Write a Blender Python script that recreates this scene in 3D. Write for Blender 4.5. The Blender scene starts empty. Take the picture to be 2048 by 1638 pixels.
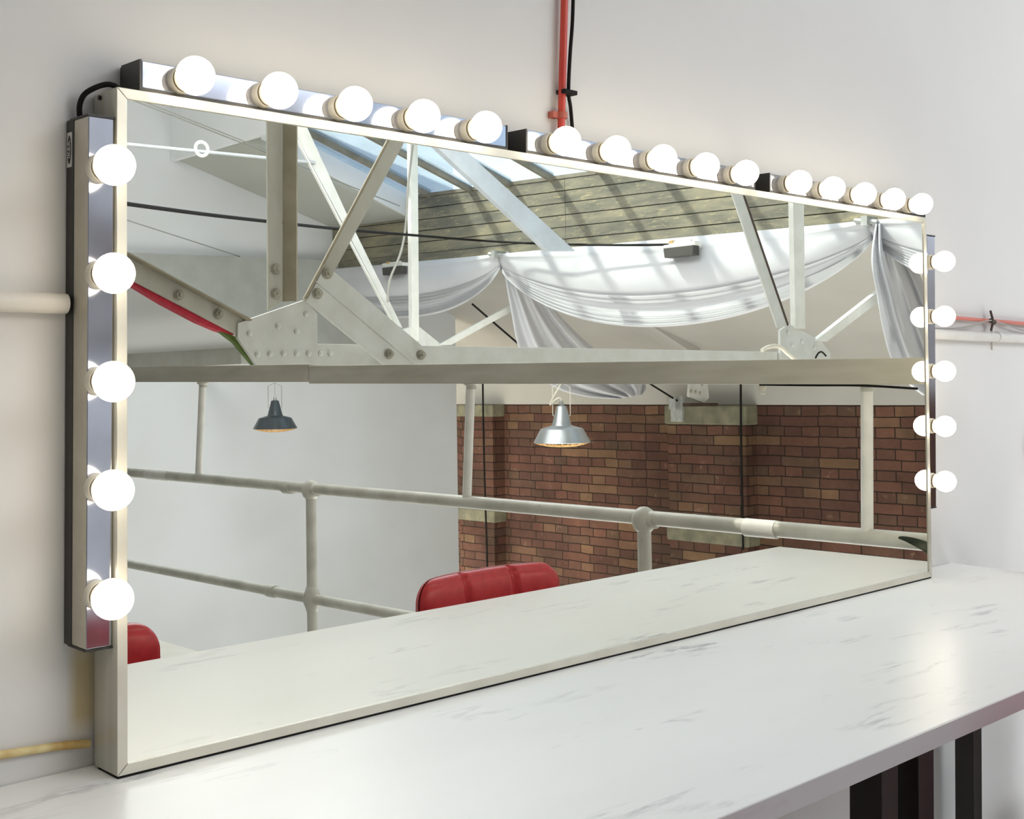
import bpy, bmesh, math, random
from mathutils import Vector, Matrix
random.seed(7)
sc = bpy.context.scene
col = sc.collection
PI = math.pi

# ------------------------------------------------------------------ survey
# Camera and mirror as measured from the photograph (metres, mezzanine floor at z=0,
# x runs along the mirror wall, +y points at the mirror wall).
F_PX, YAW, PITCH, SHIFT = 2475.94, .7619, .0143, -132.97
ZC = 1.3709
MX0, MW, MY, MH, TAU = .6443, 1.8709, 1.3177, .78, .012
ZT = .90                       # table top
YW = 1.388                     # face of the mirror wall
fw = Vector((math.sin(YAW), math.cos(YAW), 0)); RT = Vector((math.cos(YAW), -math.sin(YAW), 0)); UP = Vector((0, 0, 1))
F2 = fw * math.cos(PITCH) + UP * math.sin(PITCH); U2 = UP * math.cos(PITCH) - fw * math.sin(PITCH)
CAM = Vector((0, 0, ZC))
MN = Vector((0, -math.cos(TAU), math.sin(TAU))); MQ = Vector((0, MY, ZT))
CAMV = CAM - 2 * ((CAM - MQ).dot(MN)) * MN

def _ray(px, py):
    return F2 + RT * ((px - 1024) / F_PX) - U2 * ((py - 819 - SHIFT) / F_PX)
def seen(px, py, ax, c):
    """point of the room seen straight on, lying on the plane ax=c"""
    d = _ray(px, py); i = 'xyz'.index(ax); return CAM + d * ((c - CAM[i]) / d[i])
def mir(px, py, ax, c):
    """point of the room behind the camera, seen in the mirror, lying on the plane ax=c"""
    d = _ray(px, py); d = d - 2 * d.dot(MN) * MN; i = 'xyz'.index(ax); return CAMV + d * ((c - CAMV[i]) / d[i])

# ------------------------------------------------------------------ materials
MATS = {}
def nodes_of(name):
    m = bpy.data.materials.new(name); m.use_nodes = True
    nt = m.node_tree; b = nt.nodes['Principled BSDF']
    MATS[name] = m
    return m, nt, b
def N(nt, kind, **kw):
    n = nt.nodes.new(kind)
    for k, v in kw.items():
        if k in n.inputs.keys(): n.inputs[k].default_value = v
        else: setattr(n, k, v)
    return n
def ramp(nt, stops, interp='LINEAR'):
    r = nt.nodes.new('ShaderNodeValToRGB'); e = r.color_ramp.elements; r.color_ramp.interpolation = interp
    while len(e) < len(stops): e.new(.5)
    for i, (p, c) in enumerate(stops):
        e[i].position = p; e[i].color = (*c, 1)
    return r
def coords(nt, scale=(1, 1, 1), rot=(0, 0, 0)):
    g = nt.nodes.new('ShaderNodeNewGeometry'); mp = nt.nodes.new('ShaderNodeMapping')
    mp.inputs['Scale'].default_value = scale; mp.inputs['Rotation'].default_value = rot
    nt.links.new(g.outputs['Position'], mp.inputs['Vector']); return mp.outputs[0]
def mat(name, c1, c2=None, rough=.5, metal=0., scale=6, stretch=(1, 1, 1), bump=0., detail=4, spec=.5, lo=.35, hi=.65):
    m, nt, b = nodes_of(name)
    c2 = c2 or tuple(x * .9 for x in c1)
    v = coords(nt, stretch)
    no = N(nt, 'ShaderNodeTexNoise', Scale=scale, Detail=detail); nt.links.new(v, no.inputs['Vector'])
    r = ramp(nt, [(lo, c1), (hi, c2)]); nt.links.new(no.outputs[0], r.inputs[0])
    nt.links.new(r.outputs[0], b.inputs['Base Color'])
    b.inputs['Roughness'].default_value = rough; b.inputs['Metallic'].default_value = metal
    b.inputs['Specular IOR Level'].default_value = spec
    if bump:
        bp = N(nt, 'ShaderNodeBump', Strength=bump, Distance=.01); nt.links.new(no.outputs[0], bp.inputs['Height'])
        nt.links.new(bp.outputs[0], b.inputs['Normal'])
    return m

def srgb(r, g, b):
    f = lambda c: ((c / 255 + .055) / 1.055) ** 2.4 if c > 10 else c / 255 / 12.92
    return (f(r), f(g), f(b))

mat('wall_white', srgb(226, 224, 222), srgb(219, 216, 212), rough=.85, scale=1.6, bump=.03, spec=.2)
mat('wall_far_white', srgb(212, 215, 219), srgb(204, 206, 208), rough=.9, scale=.7, spec=.15)
mat('wall_grey', srgb(186, 187, 180), srgb(176, 176, 168), rough=.9, scale=.7, spec=.15)
mat('cream_plaster', srgb(196, 194, 188), srgb(186, 184, 177), rough=.9, scale=.8, spec=.15)
mat('soffit_white', srgb(236, 238, 240), srgb(230, 232, 232), rough=.9, scale=.8, spec=.15)
mat('floor_grey', srgb(206, 203, 196), srgb(192, 188, 181), rough=.6, scale=3)
mat('black_plastic', srgb(44, 42, 38), srgb(38, 36, 33), rough=.45)
mat('black_rubber', srgb(26, 24, 21), srgb(22, 20, 18), rough=.7, spec=.2)
mat('chrome', (.60, .61, .68), (.56, .57, .64), rough=.11, metal=1, scale=30)
mat('satin_side', srgb(196, 190, 176), srgb(186, 180, 166), rough=.35, metal=.75, scale=40)
mat('holder_cream', srgb(204, 199, 186), srgb(194, 189, 176), rough=.45)
mat('holder_ring', srgb(120, 110, 92), srgb(108, 98, 82), rough=.5)
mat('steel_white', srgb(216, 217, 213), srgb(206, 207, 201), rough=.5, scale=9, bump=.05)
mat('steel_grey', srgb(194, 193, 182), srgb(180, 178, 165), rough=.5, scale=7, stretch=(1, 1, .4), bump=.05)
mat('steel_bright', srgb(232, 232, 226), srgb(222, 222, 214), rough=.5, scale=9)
mat('rafter_blue_grey', srgb(196, 203, 210), srgb(184, 190, 196), rough=.6, scale=6)
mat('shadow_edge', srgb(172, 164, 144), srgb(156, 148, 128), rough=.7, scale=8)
m, nt, b = nodes_of('rail_paint')
v = coords(nt); no = N(nt, 'ShaderNodeTexNoise', Scale=9, Detail=4); nt.links.new(v, no.inputs['Vector'])
r = ramp(nt, [(.4, srgb(222, 222, 214)), (.75, srgb(196, 196, 184))]); nt.links.new(no.outputs[0], r.inputs[0])
n2 = N(nt, 'ShaderNodeTexNoise', Scale=26, Detail=6, Roughness=.7); nt.links.new(v, n2.inputs['Vector'])
r2 = ramp(nt, [(.70, (0, 0, 0)), (.73, (1, 1, 1))]); nt.links.new(n2.outputs[0], r2.inputs[0])
mx = N(nt, 'ShaderNodeMixRGB'); mx.inputs[2].default_value = (*srgb(96, 88, 74), 1)
nt.links.new(r2.outputs[0], mx.inputs[0]); nt.links.new(r.outputs[0], mx.inputs[1]); nt.links.new(mx.outputs[0], b.inputs['Base Color'])
b.inputs['Roughness'].default_value = .42
bp = N(nt, 'ShaderNodeBump', Strength=.08, Distance=.01); nt.links.new(no.outputs[0], bp.inputs['Height']); nt.links.new(bp.outputs[0], b.inputs['Normal'])
mat('rail_lit_white', srgb(250, 250, 246), srgb(240, 240, 236), rough=.5, scale=20)  # whiter copy of the rail paint, light put into its colour
mat('guard_board', srgb(214, 211, 200), srgb(194, 190, 176), rough=.6, scale=5, stretch=(4, .6, 4), bump=.06)
mat('red_strap', srgb(205, 40, 66), srgb(185, 30, 54), rough=.6, scale=40)
mat('green_strap', srgb(96, 120, 44), srgb(80, 100, 36), rough=.6, scale=40)
mat('red_pipe', srgb(206, 74, 58), srgb(190, 60, 48), rough=.4, scale=12)
mat('red_faded', srgb(218, 128, 114), srgb(208, 116, 102), rough=.5)
mat('red_clip', srgb(188, 100, 84), srgb(172, 88, 72), rough=.6, scale=12)
mat('pipe_white', srgb(226, 222, 214), srgb(214, 208, 198), rough=.5, scale=10)
mat('pipe_yellowed', srgb(222, 204, 150), srgb(186, 150, 84), rough=.7, scale=30, bump=.2)
mat('wire_grey', srgb(170, 168, 160), srgb(158, 156, 148), rough=.6)
mat('wire_thin', srgb(150, 152, 146), srgb(140, 142, 136), rough=.6)
mat('enamel_dark', srgb(62, 70, 76), srgb(52, 58, 62), rough=.22, scale=5)
mat('enamel_light', srgb(158, 160, 160), srgb(144, 146, 146), rough=.28, metal=.6, scale=5)
mat('lamp_inside', srgb(240, 225, 195), rough=.5)
mat('cage_wire', srgb(222, 188, 130), srgb(200, 165, 110), rough=.4, metal=.3)
mat('wire_metal', srgb(160, 160, 155), rough=.4, metal=.7)
mat('cable_white', srgb(232, 228, 214), srgb(222, 216, 200), rough=.5)
mat('concrete', srgb(138, 134, 112), srgb(112, 110, 92), rough=.9, scale=7, bump=.2)
mat('leather_red', srgb(206, 46, 58), srgb(192, 38, 50), rough=.36, scale=60, bump=.03)
mat('leather_seam', srgb(120, 20, 30), rough=.5)
mat('leg_dark', srgb(36, 28, 26), srgb(28, 22, 20), rough=.4, scale=10)
mat('leaf_green', srgb(44, 56, 38), srgb(30, 38, 26), rough=.4, scale=30, stretch=(1, 1, 1))
mat('pot_grey', srgb(120, 118, 112), rough=.7)
mat('soil', srgb(60, 46, 36), rough=1, scale=40, bump=.4)
mat('glazing_bar', srgb(140, 134, 118), srgb(120, 114, 98), rough=.6)
mat('bolt_grey', srgb(178, 174, 160), srgb(160, 156, 142), rough=.45)
mat('wall_band', srgb(164, 166, 162), srgb(157, 159, 155), rough=.9, spec=.15)
mat('rod_blue', srgb(178, 183, 186), srgb(170, 175, 178), rough=.5)
mat('flood_black', srgb(72, 70, 66), rough=.6)
mat('label_white', srgb(212, 210, 204), rough=.6)
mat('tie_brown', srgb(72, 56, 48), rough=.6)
mat('galvanised', srgb(190, 192, 190), srgb(170, 172, 168), rough=.45, metal=.4, scale=20)

# wall behind the mirror: white plaster, a yellow stain running down beside the frame
m, nt, b = nodes_of('wall_front_paint')
v = coords(nt); no = N(nt, 'ShaderNodeTexNoise', Scale=1.3, Detail=4); nt.links.new(v, no.inputs['Vector'])
r = ramp(nt, [(.35, srgb(226, 223, 219)), (.65, srgb(220, 217, 213))]); nt.links.new(no.outputs[0], r.inputs[0])
sx = N(nt, 'ShaderNodeSeparateXYZ'); nt.links.new(v, sx.inputs[0])
d1 = N(nt, 'ShaderNodeMath', operation='SUBTRACT'); d1.inputs[1].default_value = .637; nt.links.new(sx.outputs[0], d1.inputs[0])
d2 = N(nt, 'ShaderNodeMath', operation='ABSOLUTE'); nt.links.new(d1.outputs[0], d2.inputs[0])
mr = N(nt, 'ShaderNodeMapRange'); mr.inputs[1].default_value = .008; mr.inputs[2].default_value = .022; mr.inputs[3].default_value = .75; mr.inputs[4].default_value = 0
nt.links.new(d2.outputs[0], mr.inputs[0])
mz = N(nt, 'ShaderNodeMapRange'); mz.inputs[1].default_value = .93; mz.inputs[2].default_value = .96; mz.inputs[3].default_value = 0; mz.inputs[4].default_value = 1
nt.links.new(sx.outputs[2], mz.inputs[0])
mz2 = N(nt, 'ShaderNodeMapRange'); mz2.inputs[1].default_value = 1.02; mz2.inputs[2].default_value = 1.10; mz2.inputs[3].default_value = 1; mz2.inputs[4].default_value = 0
nt.links.new(sx.outputs[2], mz2.inputs[0])
m0 = N(nt, 'ShaderNodeMath', operation='MULTIPLY'); nt.links.new(mz.outputs[0], m0.inputs[0]); nt.links.new(mz2.outputs[0], m0.inputs[1])
ml = N(nt, 'ShaderNodeMath', operation='MULTIPLY'); nt.links.new(mr.outputs[0], ml.inputs[0]); nt.links.new(m0.outputs[0], ml.inputs[1])
mx = N(nt, 'ShaderNodeMixRGB'); mx.inputs[2].default_value = (*srgb(196, 172, 110), 1)
nt.links.new(ml.outputs[0], mx.inputs[0]); nt.links.new(r.outputs[0], mx.inputs[1]); nt.links.new(mx.outputs[0], b.inputs['Base Color'])
b.inputs['Roughness'].default_value = .85; b.inputs['Specular IOR Level'].default_value = .2
bp = N(nt, 'ShaderNodeBump', Strength=.04, Distance=.01); nt.links.new(no.outputs[0], bp.inputs['Height']); nt.links.new(bp.outputs[0], b.inputs['Normal'])

# aluminium frame with yellow drips
m, nt, b = nodes_of('frame_metal')
v = coords(nt, (60, 60, 1.4)); no = N(nt, 'ShaderNodeTexNoise', Scale=1.0, Detail=3); nt.links.new(v, no.inputs['Vector'])
r = ramp(nt, [(.3, srgb(206, 204, 194)), (.6, srgb(196, 193, 180)), (.74, srgb(186, 176, 130))]); nt.links.new(no.outputs[0], r.inputs[0])
nt.links.new(r.outputs[0], b.inputs['Base Color']); b.inputs['Metallic'].default_value = .55; b.inputs['Roughness'].default_value = .38
mat('frame_front', srgb(222, 217, 202), srgb(214, 208, 192), rough=.36, metal=.45, scale=20)

# mirror glass
m, nt, b = nodes_of('mirror_silver')
v = coords(nt); no = N(nt, 'ShaderNodeTexNoise', Scale=.8); nt.links.new(v, no.inputs['Vector'])
r = ramp(nt, [(.3, (.935, .925, .835)), (.7, (.93, .92, .83))]); nt.links.new(no.outputs[0], r.inputs[0]); nt.links.new(r.outputs[0], b.inputs['Base Color'])
b.inputs['Metallic'].default_value = 1; b.inputs['Roughness'].default_value = 0

# marble laminate
def marble(name, base, vein, sh):
    m, nt, b = nodes_of(name)
    v = coords(nt, (1.5, 7.5, 7.5), (0, 0, math.radians(9)))
    n1 = N(nt, 'ShaderNodeTexNoise', Scale=1.7, Detail=7, Roughness=.62, Distortion=.5); nt.links.new(v, n1.inputs['Vector'])
    a = N(nt, 'ShaderNodeMath', operation='SUBTRACT'); a.inputs[1].default_value = .5; nt.links.new(n1.outputs[0], a.inputs[0])
    a2 = N(nt, 'ShaderNodeMath', operation='ABSOLUTE'); nt.links.new(a.outputs[0], a2.inputs[0])
    r1 = ramp(nt, [(.0, (1, 1, 1)), (.012, (.5, .5, .5)), (.04, (0, 0, 0))]); nt.links.new(a2.outputs[0], r1.inputs[0])
    v2 = coords(nt, (2.6, 6, 6)); n2 = N(nt, 'ShaderNodeTexNoise', Scale=1.5, Detail=3); nt.links.new(v2, n2.inputs['Vector'])
    r2 = ramp(nt, [(.54, (0, 0, 0)), (.70, (1, 1, 1))]); nt.links.new(n2.outputs[0], r2.inputs[0])
    mm = N(nt, 'ShaderNodeMath', operation='MULTIPLY'); nt.links.new(r1.outputs[0], mm.inputs[0]); nt.links.new(r2.outputs[0], mm.inputs[1])
    m2 = N(nt, 'ShaderNodeMath', operation='MULTIPLY'); m2.inputs[1].default_value = sh; nt.links.new(mm.outputs[0], m2.inputs[0])
    v3 = coords(nt, (1, 3, 3)); n3 = N(nt, 'ShaderNodeTexNoise', Scale=1.2, Detail=4); nt.links.new(v3, n3.inputs['Vector'])
    r3 = ramp(nt, [(.35, base), (.75, tuple(c * .93 for c in base))]); nt.links.new(n3.outputs[0], r3.inputs[0])
    mx = N(nt, 'ShaderNodeMixRGB'); mx.inputs[2].default_value = (*vein, 1)
    nt.links.new(m2.outputs[0], mx.inputs[0]); nt.links.new(r3.outputs[0], mx.inputs[1]); nt.links.new(mx.outputs[0], b.inputs['Base Color'])
    b.inputs['Roughness'].default_value = .30; b.inputs['Specular IOR Level'].default_value = .45
marble('marble_top', srgb(245, 245, 243), srgb(146, 146, 152), .85)
marble('marble_edge', srgb(194, 188, 189), srgb(150, 126, 122), .8)

# lit bulbs
m, nt, b = nodes_of('bulb_glow')
v = coords(nt); no = N(nt, 'ShaderNodeTexNoise', Scale=3); nt.links.new(v, no.inputs['Vector'])
r = ramp(nt, [(.3, (1, .90, .72)), (.7, (1, .895, .71))]); nt.links.new(no.outputs[0], r.inputs[0])
nt.links.new(r.outputs[0], b.inputs['Emission Color']); b.inputs['Emission Strength'].default_value = 9
m, nt, b = nodes_of('pendant_glow')
v = coords(nt); no = N(nt, 'ShaderNodeTexNoise', Scale=3); nt.links.new(v, no.inputs['Vector'])
r = ramp(nt, [(.3, (1, .8, .55)), (.7, (1, .78, .52))]); nt.links.new(no.outputs[0], r.inputs[0])
nt.links.new(r.outputs[0], b.inputs['Emission Color']); b.inputs['Emission Strength'].default_value = 5

# brick (wall faces -x: courses run along y)
def brick(name, dark=1.):
    m, nt, b = nodes_of(name)
    g = nt.nodes.new('ShaderNodeNewGeometry'); s = N(nt, 'ShaderNodeSeparateXYZ'); nt.links.new(g.outputs['Position'], s.inputs[0])
    ad = N(nt, 'ShaderNodeMath', operation='ADD'); nt.links.new(s.outputs[0], ad.inputs[0]); nt.links.new(s.outputs[1], ad.inputs[1])
    wob = N(nt, 'ShaderNodeTexNoise', Scale=3, Detail=2); nt.links.new(g.outputs['Position'], wob.inputs['Vector'])
    wm = N(nt, 'ShaderNodeMath', operation='MULTIPLY_ADD'); wm.inputs[1].default_value = .03; nt.links.new(wob.outputs[0], wm.inputs[0]); nt.links.new(s.outputs[2], wm.inputs[2])
    c = N(nt, 'ShaderNodeCombineXYZ'); nt.links.new(ad.outputs[0], c.inputs[0]); nt.links.new(wm.outputs[0], c.inputs[1])
    bt = N(nt, 'ShaderNodeTexBrick', offset=.5, squash=.46, squash_frequency=2)
    bt.inputs['Scale'].default_value = 1; bt.inputs['Brick Width'].default_value = .50; bt.inputs['Row Height'].default_value = .115
    bt.inputs['Mortar Size'].default_value = .007; bt.inputs['Mortar Smooth'].default_value = .4; bt.inputs['Bias'].default_value = -.2
    bt.inputs['Color1'].default_value = (0, 0, 0, 1); bt.inputs['Color2'].default_value = (1, 1, 1, 1); bt.inputs['Mortar'].default_value = (.5, .5, .5, 1)
    nt.links.new(c.outputs[0], bt.inputs['Vector'])
    cr = ramp(nt, [(0, srgb(98, 70, 60)), (.3, srgb(114, 80, 67)), (.55, srgb(94, 74, 62)), (.74, srgb(124, 94, 74)), (.9, srgb(134, 112, 82)), (1, srgb(152, 130, 94))])
    nt.links.new(bt.outputs['Color'], cr.inputs[0])
    n2 = N(nt, 'ShaderNodeTexNoise', Scale=.9, Detail=8, Roughness=.7); nt.links.new(g.outputs['Position'], n2.inputs['Vector'])
    r2 = ramp(nt, [(.28, (.50, .50, .50)), (.52, (.9, .9, .9)), (.75, (1.45, 1.45, 1.38))]); nt.links.new(n2.outputs[0], r2.inputs[0])
    mu = N(nt, 'ShaderNodeMixRGB', blend_type='MULTIPLY'); mu.inputs[0].default_value = 1
    nt.links.new(cr.outputs[0], mu.inputs[1]); nt.links.new(r2.outputs[0], mu.inputs[2])
    n3 = N(nt, 'ShaderNodeTexNoise', Scale=6, Detail=6, Roughness=.75); nt.links.new(g.outputs['Position'], n3.inputs['Vector'])
    r3 = ramp(nt, [(.60, (0, 0, 0)), (.74, (.6, .6, .6))]); nt.links.new(n3.outputs[0], r3.inputs[0])
    m4 = N(nt, 'ShaderNodeMixRGB'); m4.inputs[2].default_value = (*srgb(168, 140, 116), 1); nt.links.new(r3.outputs[0], m4.inputs[0]); nt.links.new(mu.outputs[0], m4.inputs[1])
    mo = N(nt, 'ShaderNodeMixRGB'); mo.inputs[2].default_value = (*srgb(46, 38, 32), 1)
    nt.links.new(bt.outputs['Fac'], mo.inputs[0]); nt.links.new(m4.outputs[0], mo.inputs[1])
    dk = N(nt, 'ShaderNodeMixRGB', blend_type='MULTIPLY'); dk.inputs[0].default_value = 1; dk.inputs[2].default_value = (dark, dark, dark, 1)
    nt.links.new(mo.outputs[0], dk.inputs[1]); nt.links.new(dk.outputs[0], b.inputs['Base Color'])
    inv = N(nt, 'ShaderNodeMath', operation='SUBTRACT'); inv.inputs[0].default_value = 1; nt.links.new(bt.outputs['Fac'], inv.inputs[1])
    bp = N(nt, 'ShaderNodeBump', Strength=.6, Distance=.02); nt.links.new(inv.outputs[0], bp.inputs['Height']); nt.links.new(bp.outputs[0], b.inputs['Normal'])
    b.inputs['Roughness'].default_value = .85; b.inputs['Specular IOR Level'].default_value = .2
brick('brick_red')

# weathered boards
m, nt, b = nodes_of('board_peeling')
v = coords(nt, (1, 1, 5)); n1 = N(nt, 'ShaderNodeTexNoise', Scale=1.4, Detail=5, Roughness=.6); nt.links.new(v, n1.inputs['Vector'])
r1 = ramp(nt, [(.35, srgb(104, 103, 94)), (.52, srgb(132, 128, 112)), (.68, srgb(156, 148, 124))]); nt.links.new(n1.outputs[0], r1.inputs[0])
v2 = coords(nt, (1, 3, 16)); n2 = N(nt, 'ShaderNodeTexNoise', Scale=2.6, Detail=12, Roughness=.85); nt.links.new(v2, n2.inputs['Vector'])
r2 = ramp(nt, [(.55, (0, 0, 0)), (.66, (.9, .9, .9))]); nt.links.new(n2.outputs[0], r2.inputs[0])
mx = N(nt, 'ShaderNodeMixRGB'); mx.inputs[2].default_value = (*srgb(222, 204, 150), 1)
nt.links.new(r2.outputs[0], mx.inputs[0]); nt.links.new(r1.outputs[0], mx.inputs[1]); nt.links.new(mx.outputs[0], b.inputs['Base Color'])
b.inputs['Roughness'].default_value = .8
mat('board_gap', srgb(48, 42, 32), rough=.9)

# white cloth
m, nt, b = nodes_of('cloth_white')
v = coords(nt); no = N(nt, 'ShaderNodeTexNoise', Scale=2); nt.links.new(v, no.inputs['Vector'])
r = ramp(nt, [(.3, srgb(236, 237, 240)), (.7, srgb(228, 229, 233))]); nt.links.new(no.outputs[0], r.inputs[0]); nt.links.new(r.outputs[0], b.inputs['Base Color'])
b.inputs['Roughness'].default_value = .85; b.inputs['Specular IOR Level'].default_value = .15
tr = N(nt, 'ShaderNodeBsdfTranslucent'); tr.inputs[0].default_value = (.8, .8, .82, 1)
ms = N(nt, 'ShaderNodeMixShader'); ms.inputs[0].default_value = .35
out = nt.nodes['Material Output']; nt.links.new(b.outputs[0], ms.inputs[1]); nt.links.new(tr.outputs[0], ms.inputs[2]); nt.links.new(ms.outputs[0], out.inputs[0])

# skylight panes: thin dusty glass
m, nt, b = nodes_of('roof_glass')
t = N(nt, 'ShaderNodeBsdfTransparent'); t.inputs[0].default_value = (.90, .95, .97, 1)
v = coords(nt); no = N(nt, 'ShaderNodeTexNoise', Scale=2.5, Detail=5); nt.links.new(v, no.inputs['Vector'])
r = ramp(nt, [(.3, (.14, .14, .14)), (.75, (.34, .34, .34))]); nt.links.new(no.outputs[0], r.inputs[0])
b.inputs['Base Color'].default_value = (*srgb(214, 226, 234), 1); b.inputs['Roughness'].default_value = .15
tl = N(nt, 'ShaderNodeBsdfTranslucent'); tl.inputs[0].default_value = (*srgb(176, 192, 202), 1)
ms = N(nt, 'ShaderNodeMixShader'); nt.links.new(r.outputs[0], ms.inputs[0]); nt.links.new(t.outputs[0], ms.inputs[1]); nt.links.new(tl.outputs[0], ms.inputs[2])
gl = N(nt, 'ShaderNodeBsdfGlossy'); gl.inputs['Roughness'].default_value = .02
m2 = N(nt, 'ShaderNodeMixShader'); m2.inputs[0].default_value = .05; nt.links.new(ms.outputs[0], m2.inputs[1]); nt.links.new(gl.outputs[0], m2.inputs[2])
nt.links.new(m2.outputs[0], nt.nodes['Material Output'].inputs[0])

# ------------------------------------------------------------------ mesh builder
class MB:
    def __init__(s): s.bm = bmesh.new()
    def face(s, pts):
        vs = [s.bm.verts.new(p) for p in pts]; s.bm.faces.new(vs); return s
    def hexa(s, a, b):
        """solid between two equal polygons a and b"""
        va = [s.bm.verts.new(p) for p in a]; vb = [s.bm.verts.new(p) for p in b]; n = len(a)
        s.bm.faces.new(va); s.bm.faces.new(vb[::-1])
        for i in range(n): s.bm.faces.new((va[i], vb[i], vb[(i + 1) % n], va[(i + 1) % n]))
        return s
    def box(s, x0, x1, y0, y1, z0, z1):
        return s.hexa([(x0, y0, z0), (x1, y0, z0), (x1, y1, z0), (x0, y1, z0)], [(x0, y0, z1), (x1, y0, z1), (x1, y1, z1), (x0, y1, z1)])
    def prism(s, poly, off):
        off = Vector(off); return s.hexa([Vector(p) for p in poly], [Vector(p) + off for p in poly])
    def tube(s, pts, r, n=10, caps=True):
        pts = [Vector(p) for p in pts]; rings = []; prev = None
        for i, p in enumerate(pts):
            d = (pts[min(i + 1, len(pts) - 1)] - pts[max(i - 1, 0)]).normalized()
            if prev is None:
                a = d.orthogonal().normalized()
            else:
                a = (prev - d * prev.dot(d)).normalized()
            prev = a; b = d.cross(a)
            rr = r[i] if isinstance(r, (list, tuple)) else r
            rings.append([s.bm.verts.new(p + (a * math.cos(2 * PI * k / n) + b * math.sin(2 * PI * k / n)) * rr) for k in range(n)])
        for q in range(len(rings) - 1):
            for k in range(n): s.bm.faces.new((rings[q][k], rings[q][(k + 1) % n], rings[q + 1][(k + 1) % n], rings[q + 1][k]))
        if caps: s.bm.faces.new(rings[0][::-1]); s.bm.faces.new(rings[-1])
        return s
    def lathe(s, prof, o, axis=(0, 0, 1), n=24, caps=True):
        o = Vector(o); ax = Vector(axis).normalized(); a = ax.orthogonal().normalized(); b = ax.cross(a); rings = []
        for (r, h) in prof:
            c = o + ax * h
            if r < 1e-6: rings.append([s.bm.verts.new(c)])
            else: rings.append([s.bm.verts.new(c + (a * math.cos(2 * PI * k / n) + b * math.sin(2 * PI * k / n)) * r) for k in range(n)])
        for q in range(len(rings) - 1):
            A, B = rings[q], rings[q + 1]
            for k in range(n):
                k2 = (k + 1) % n
                if len(A) == 1 and len(B) == 1: continue
                if len(A) == 1: s.bm.faces.new((A[0], B[k2], B[k]))
                elif len(B) == 1: s.bm.faces.new((A[k], A[k2], B[0]))
                else: s.bm.faces.new((A[k], A[k2], B[k2], B[k]))
        if caps:
            if len(rings[0]) > 1: s.bm.faces.new(rings[0][::-1])
            if len(rings[-1]) > 1: s.bm.faces.new(rings[-1])
        return s
    def ball(s, c, r, n=24):
        prof = [(r * math.sin(PI * i / (n // 2)), -r * math.cos(PI * i / (n // 2))) for i in range(n // 2 + 1)]
        prof[0] = (0, -r); prof[-1] = (0, r)
        return s.lathe(prof, c, (0, 0, 1), n, caps=False)
    def grid(s, P):
        V = [[s.bm.verts.new(p) for p in row] for row in P]
        for i in range(len(V) - 1):
            for j in range(len(V[0]) - 1): s.bm.faces.new((V[i][j], V[i][j + 1], V[i + 1][j + 1], V[i + 1][j]))
        return s
    def build(s, name, mt, parent=None, smooth=False, bevel=0, origin=None, recalc=True, solid=0):
        if recalc: bmesh.ops.recalc_face_normals(s.bm, faces=s.bm.faces[:])
        me = bpy.data.meshes.new(name); s.bm.to_mesh(me); s.bm.free()
        if origin is None:
            if parent is not None: origin = wloc(parent)
            else:
                xs = [v.co for v in me.vertices]
                origin = Vector(((min(v.x for v in xs) + max(v.x for v in xs)) / 2, (min(v.y for v in xs) + max(v.y for v in xs)) / 2, min(v.z for v in xs)))
        origin = Vector(origin)
        for v in me.vertices: v.co -= origin
        me.materials.append(MATS[mt])
        if smooth:
            for p in me.polygons: p.use_smooth = True
        o = bpy.data.objects.new(name, me); col.objects.link(o)
        if parent is not None:
            o.parent = parent; o.location = origin - wloc(parent)
        else: o.location = origin
        if smooth and smooth != 'all':
            try:
                md = o.modifiers.new('smooth_by_angle', 'EDGE_SPLIT'); md.split_angle = math.radians(38)
            except Exception: pass
        if solid:
            md = o.modifiers.new('thickness', 'SOLIDIFY'); md.thickness = solid; md.offset = 0
        if bevel:
            md = o.modifiers.new('bevel', 'BEVEL'); md.width = bevel; md.segments = 2; md.limit_method = 'ANGLE'
        return o
def wloc(o):
    l = Vector((0, 0, 0))
    while o is not None: l += Vector(o.location); o = o.parent
    return l
def tag(o, label=None, cat=None, group=None, kind=None):
    if label: o['label'] = label
    if cat: o['category'] = cat
    if group: o['group'] = group
    if kind: o['kind'] = kind
    return o
def empty(name, loc, label, cat, group=None):
    o = bpy.data.objects.new(name, None); col.objects.link(o); o.location = loc; o.empty_display_size = .05
    return tag(o, label, cat, group)
def struct(o): o['kind'] = 'structure'; return o
def copy_tree(o, parent=None, dloc=None):
    c = o.copy(); col.objects.link(c); c.parent = parent
    if dloc is not None: c.location = Vector(o.location) + Vector(dloc)
    for ch in list(o.children): copy_tree(ch, c)
    return c

# ------------------------------------------------------------------ room shell
XP, XB, YE, XU = 8.2, 12.0, -8.85, 6.19          # board upstand, brick wall, white end wall, ridge upstand
def zb(y): return 3.195 - .035 * (y + 4.89)       # top of the board upstand (foot of the skylight)
def zd(y): return 2.50 - .022 * (y + 3.67)        # bottom of the boards
SL = .31                                          # fall of the skylight

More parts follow.
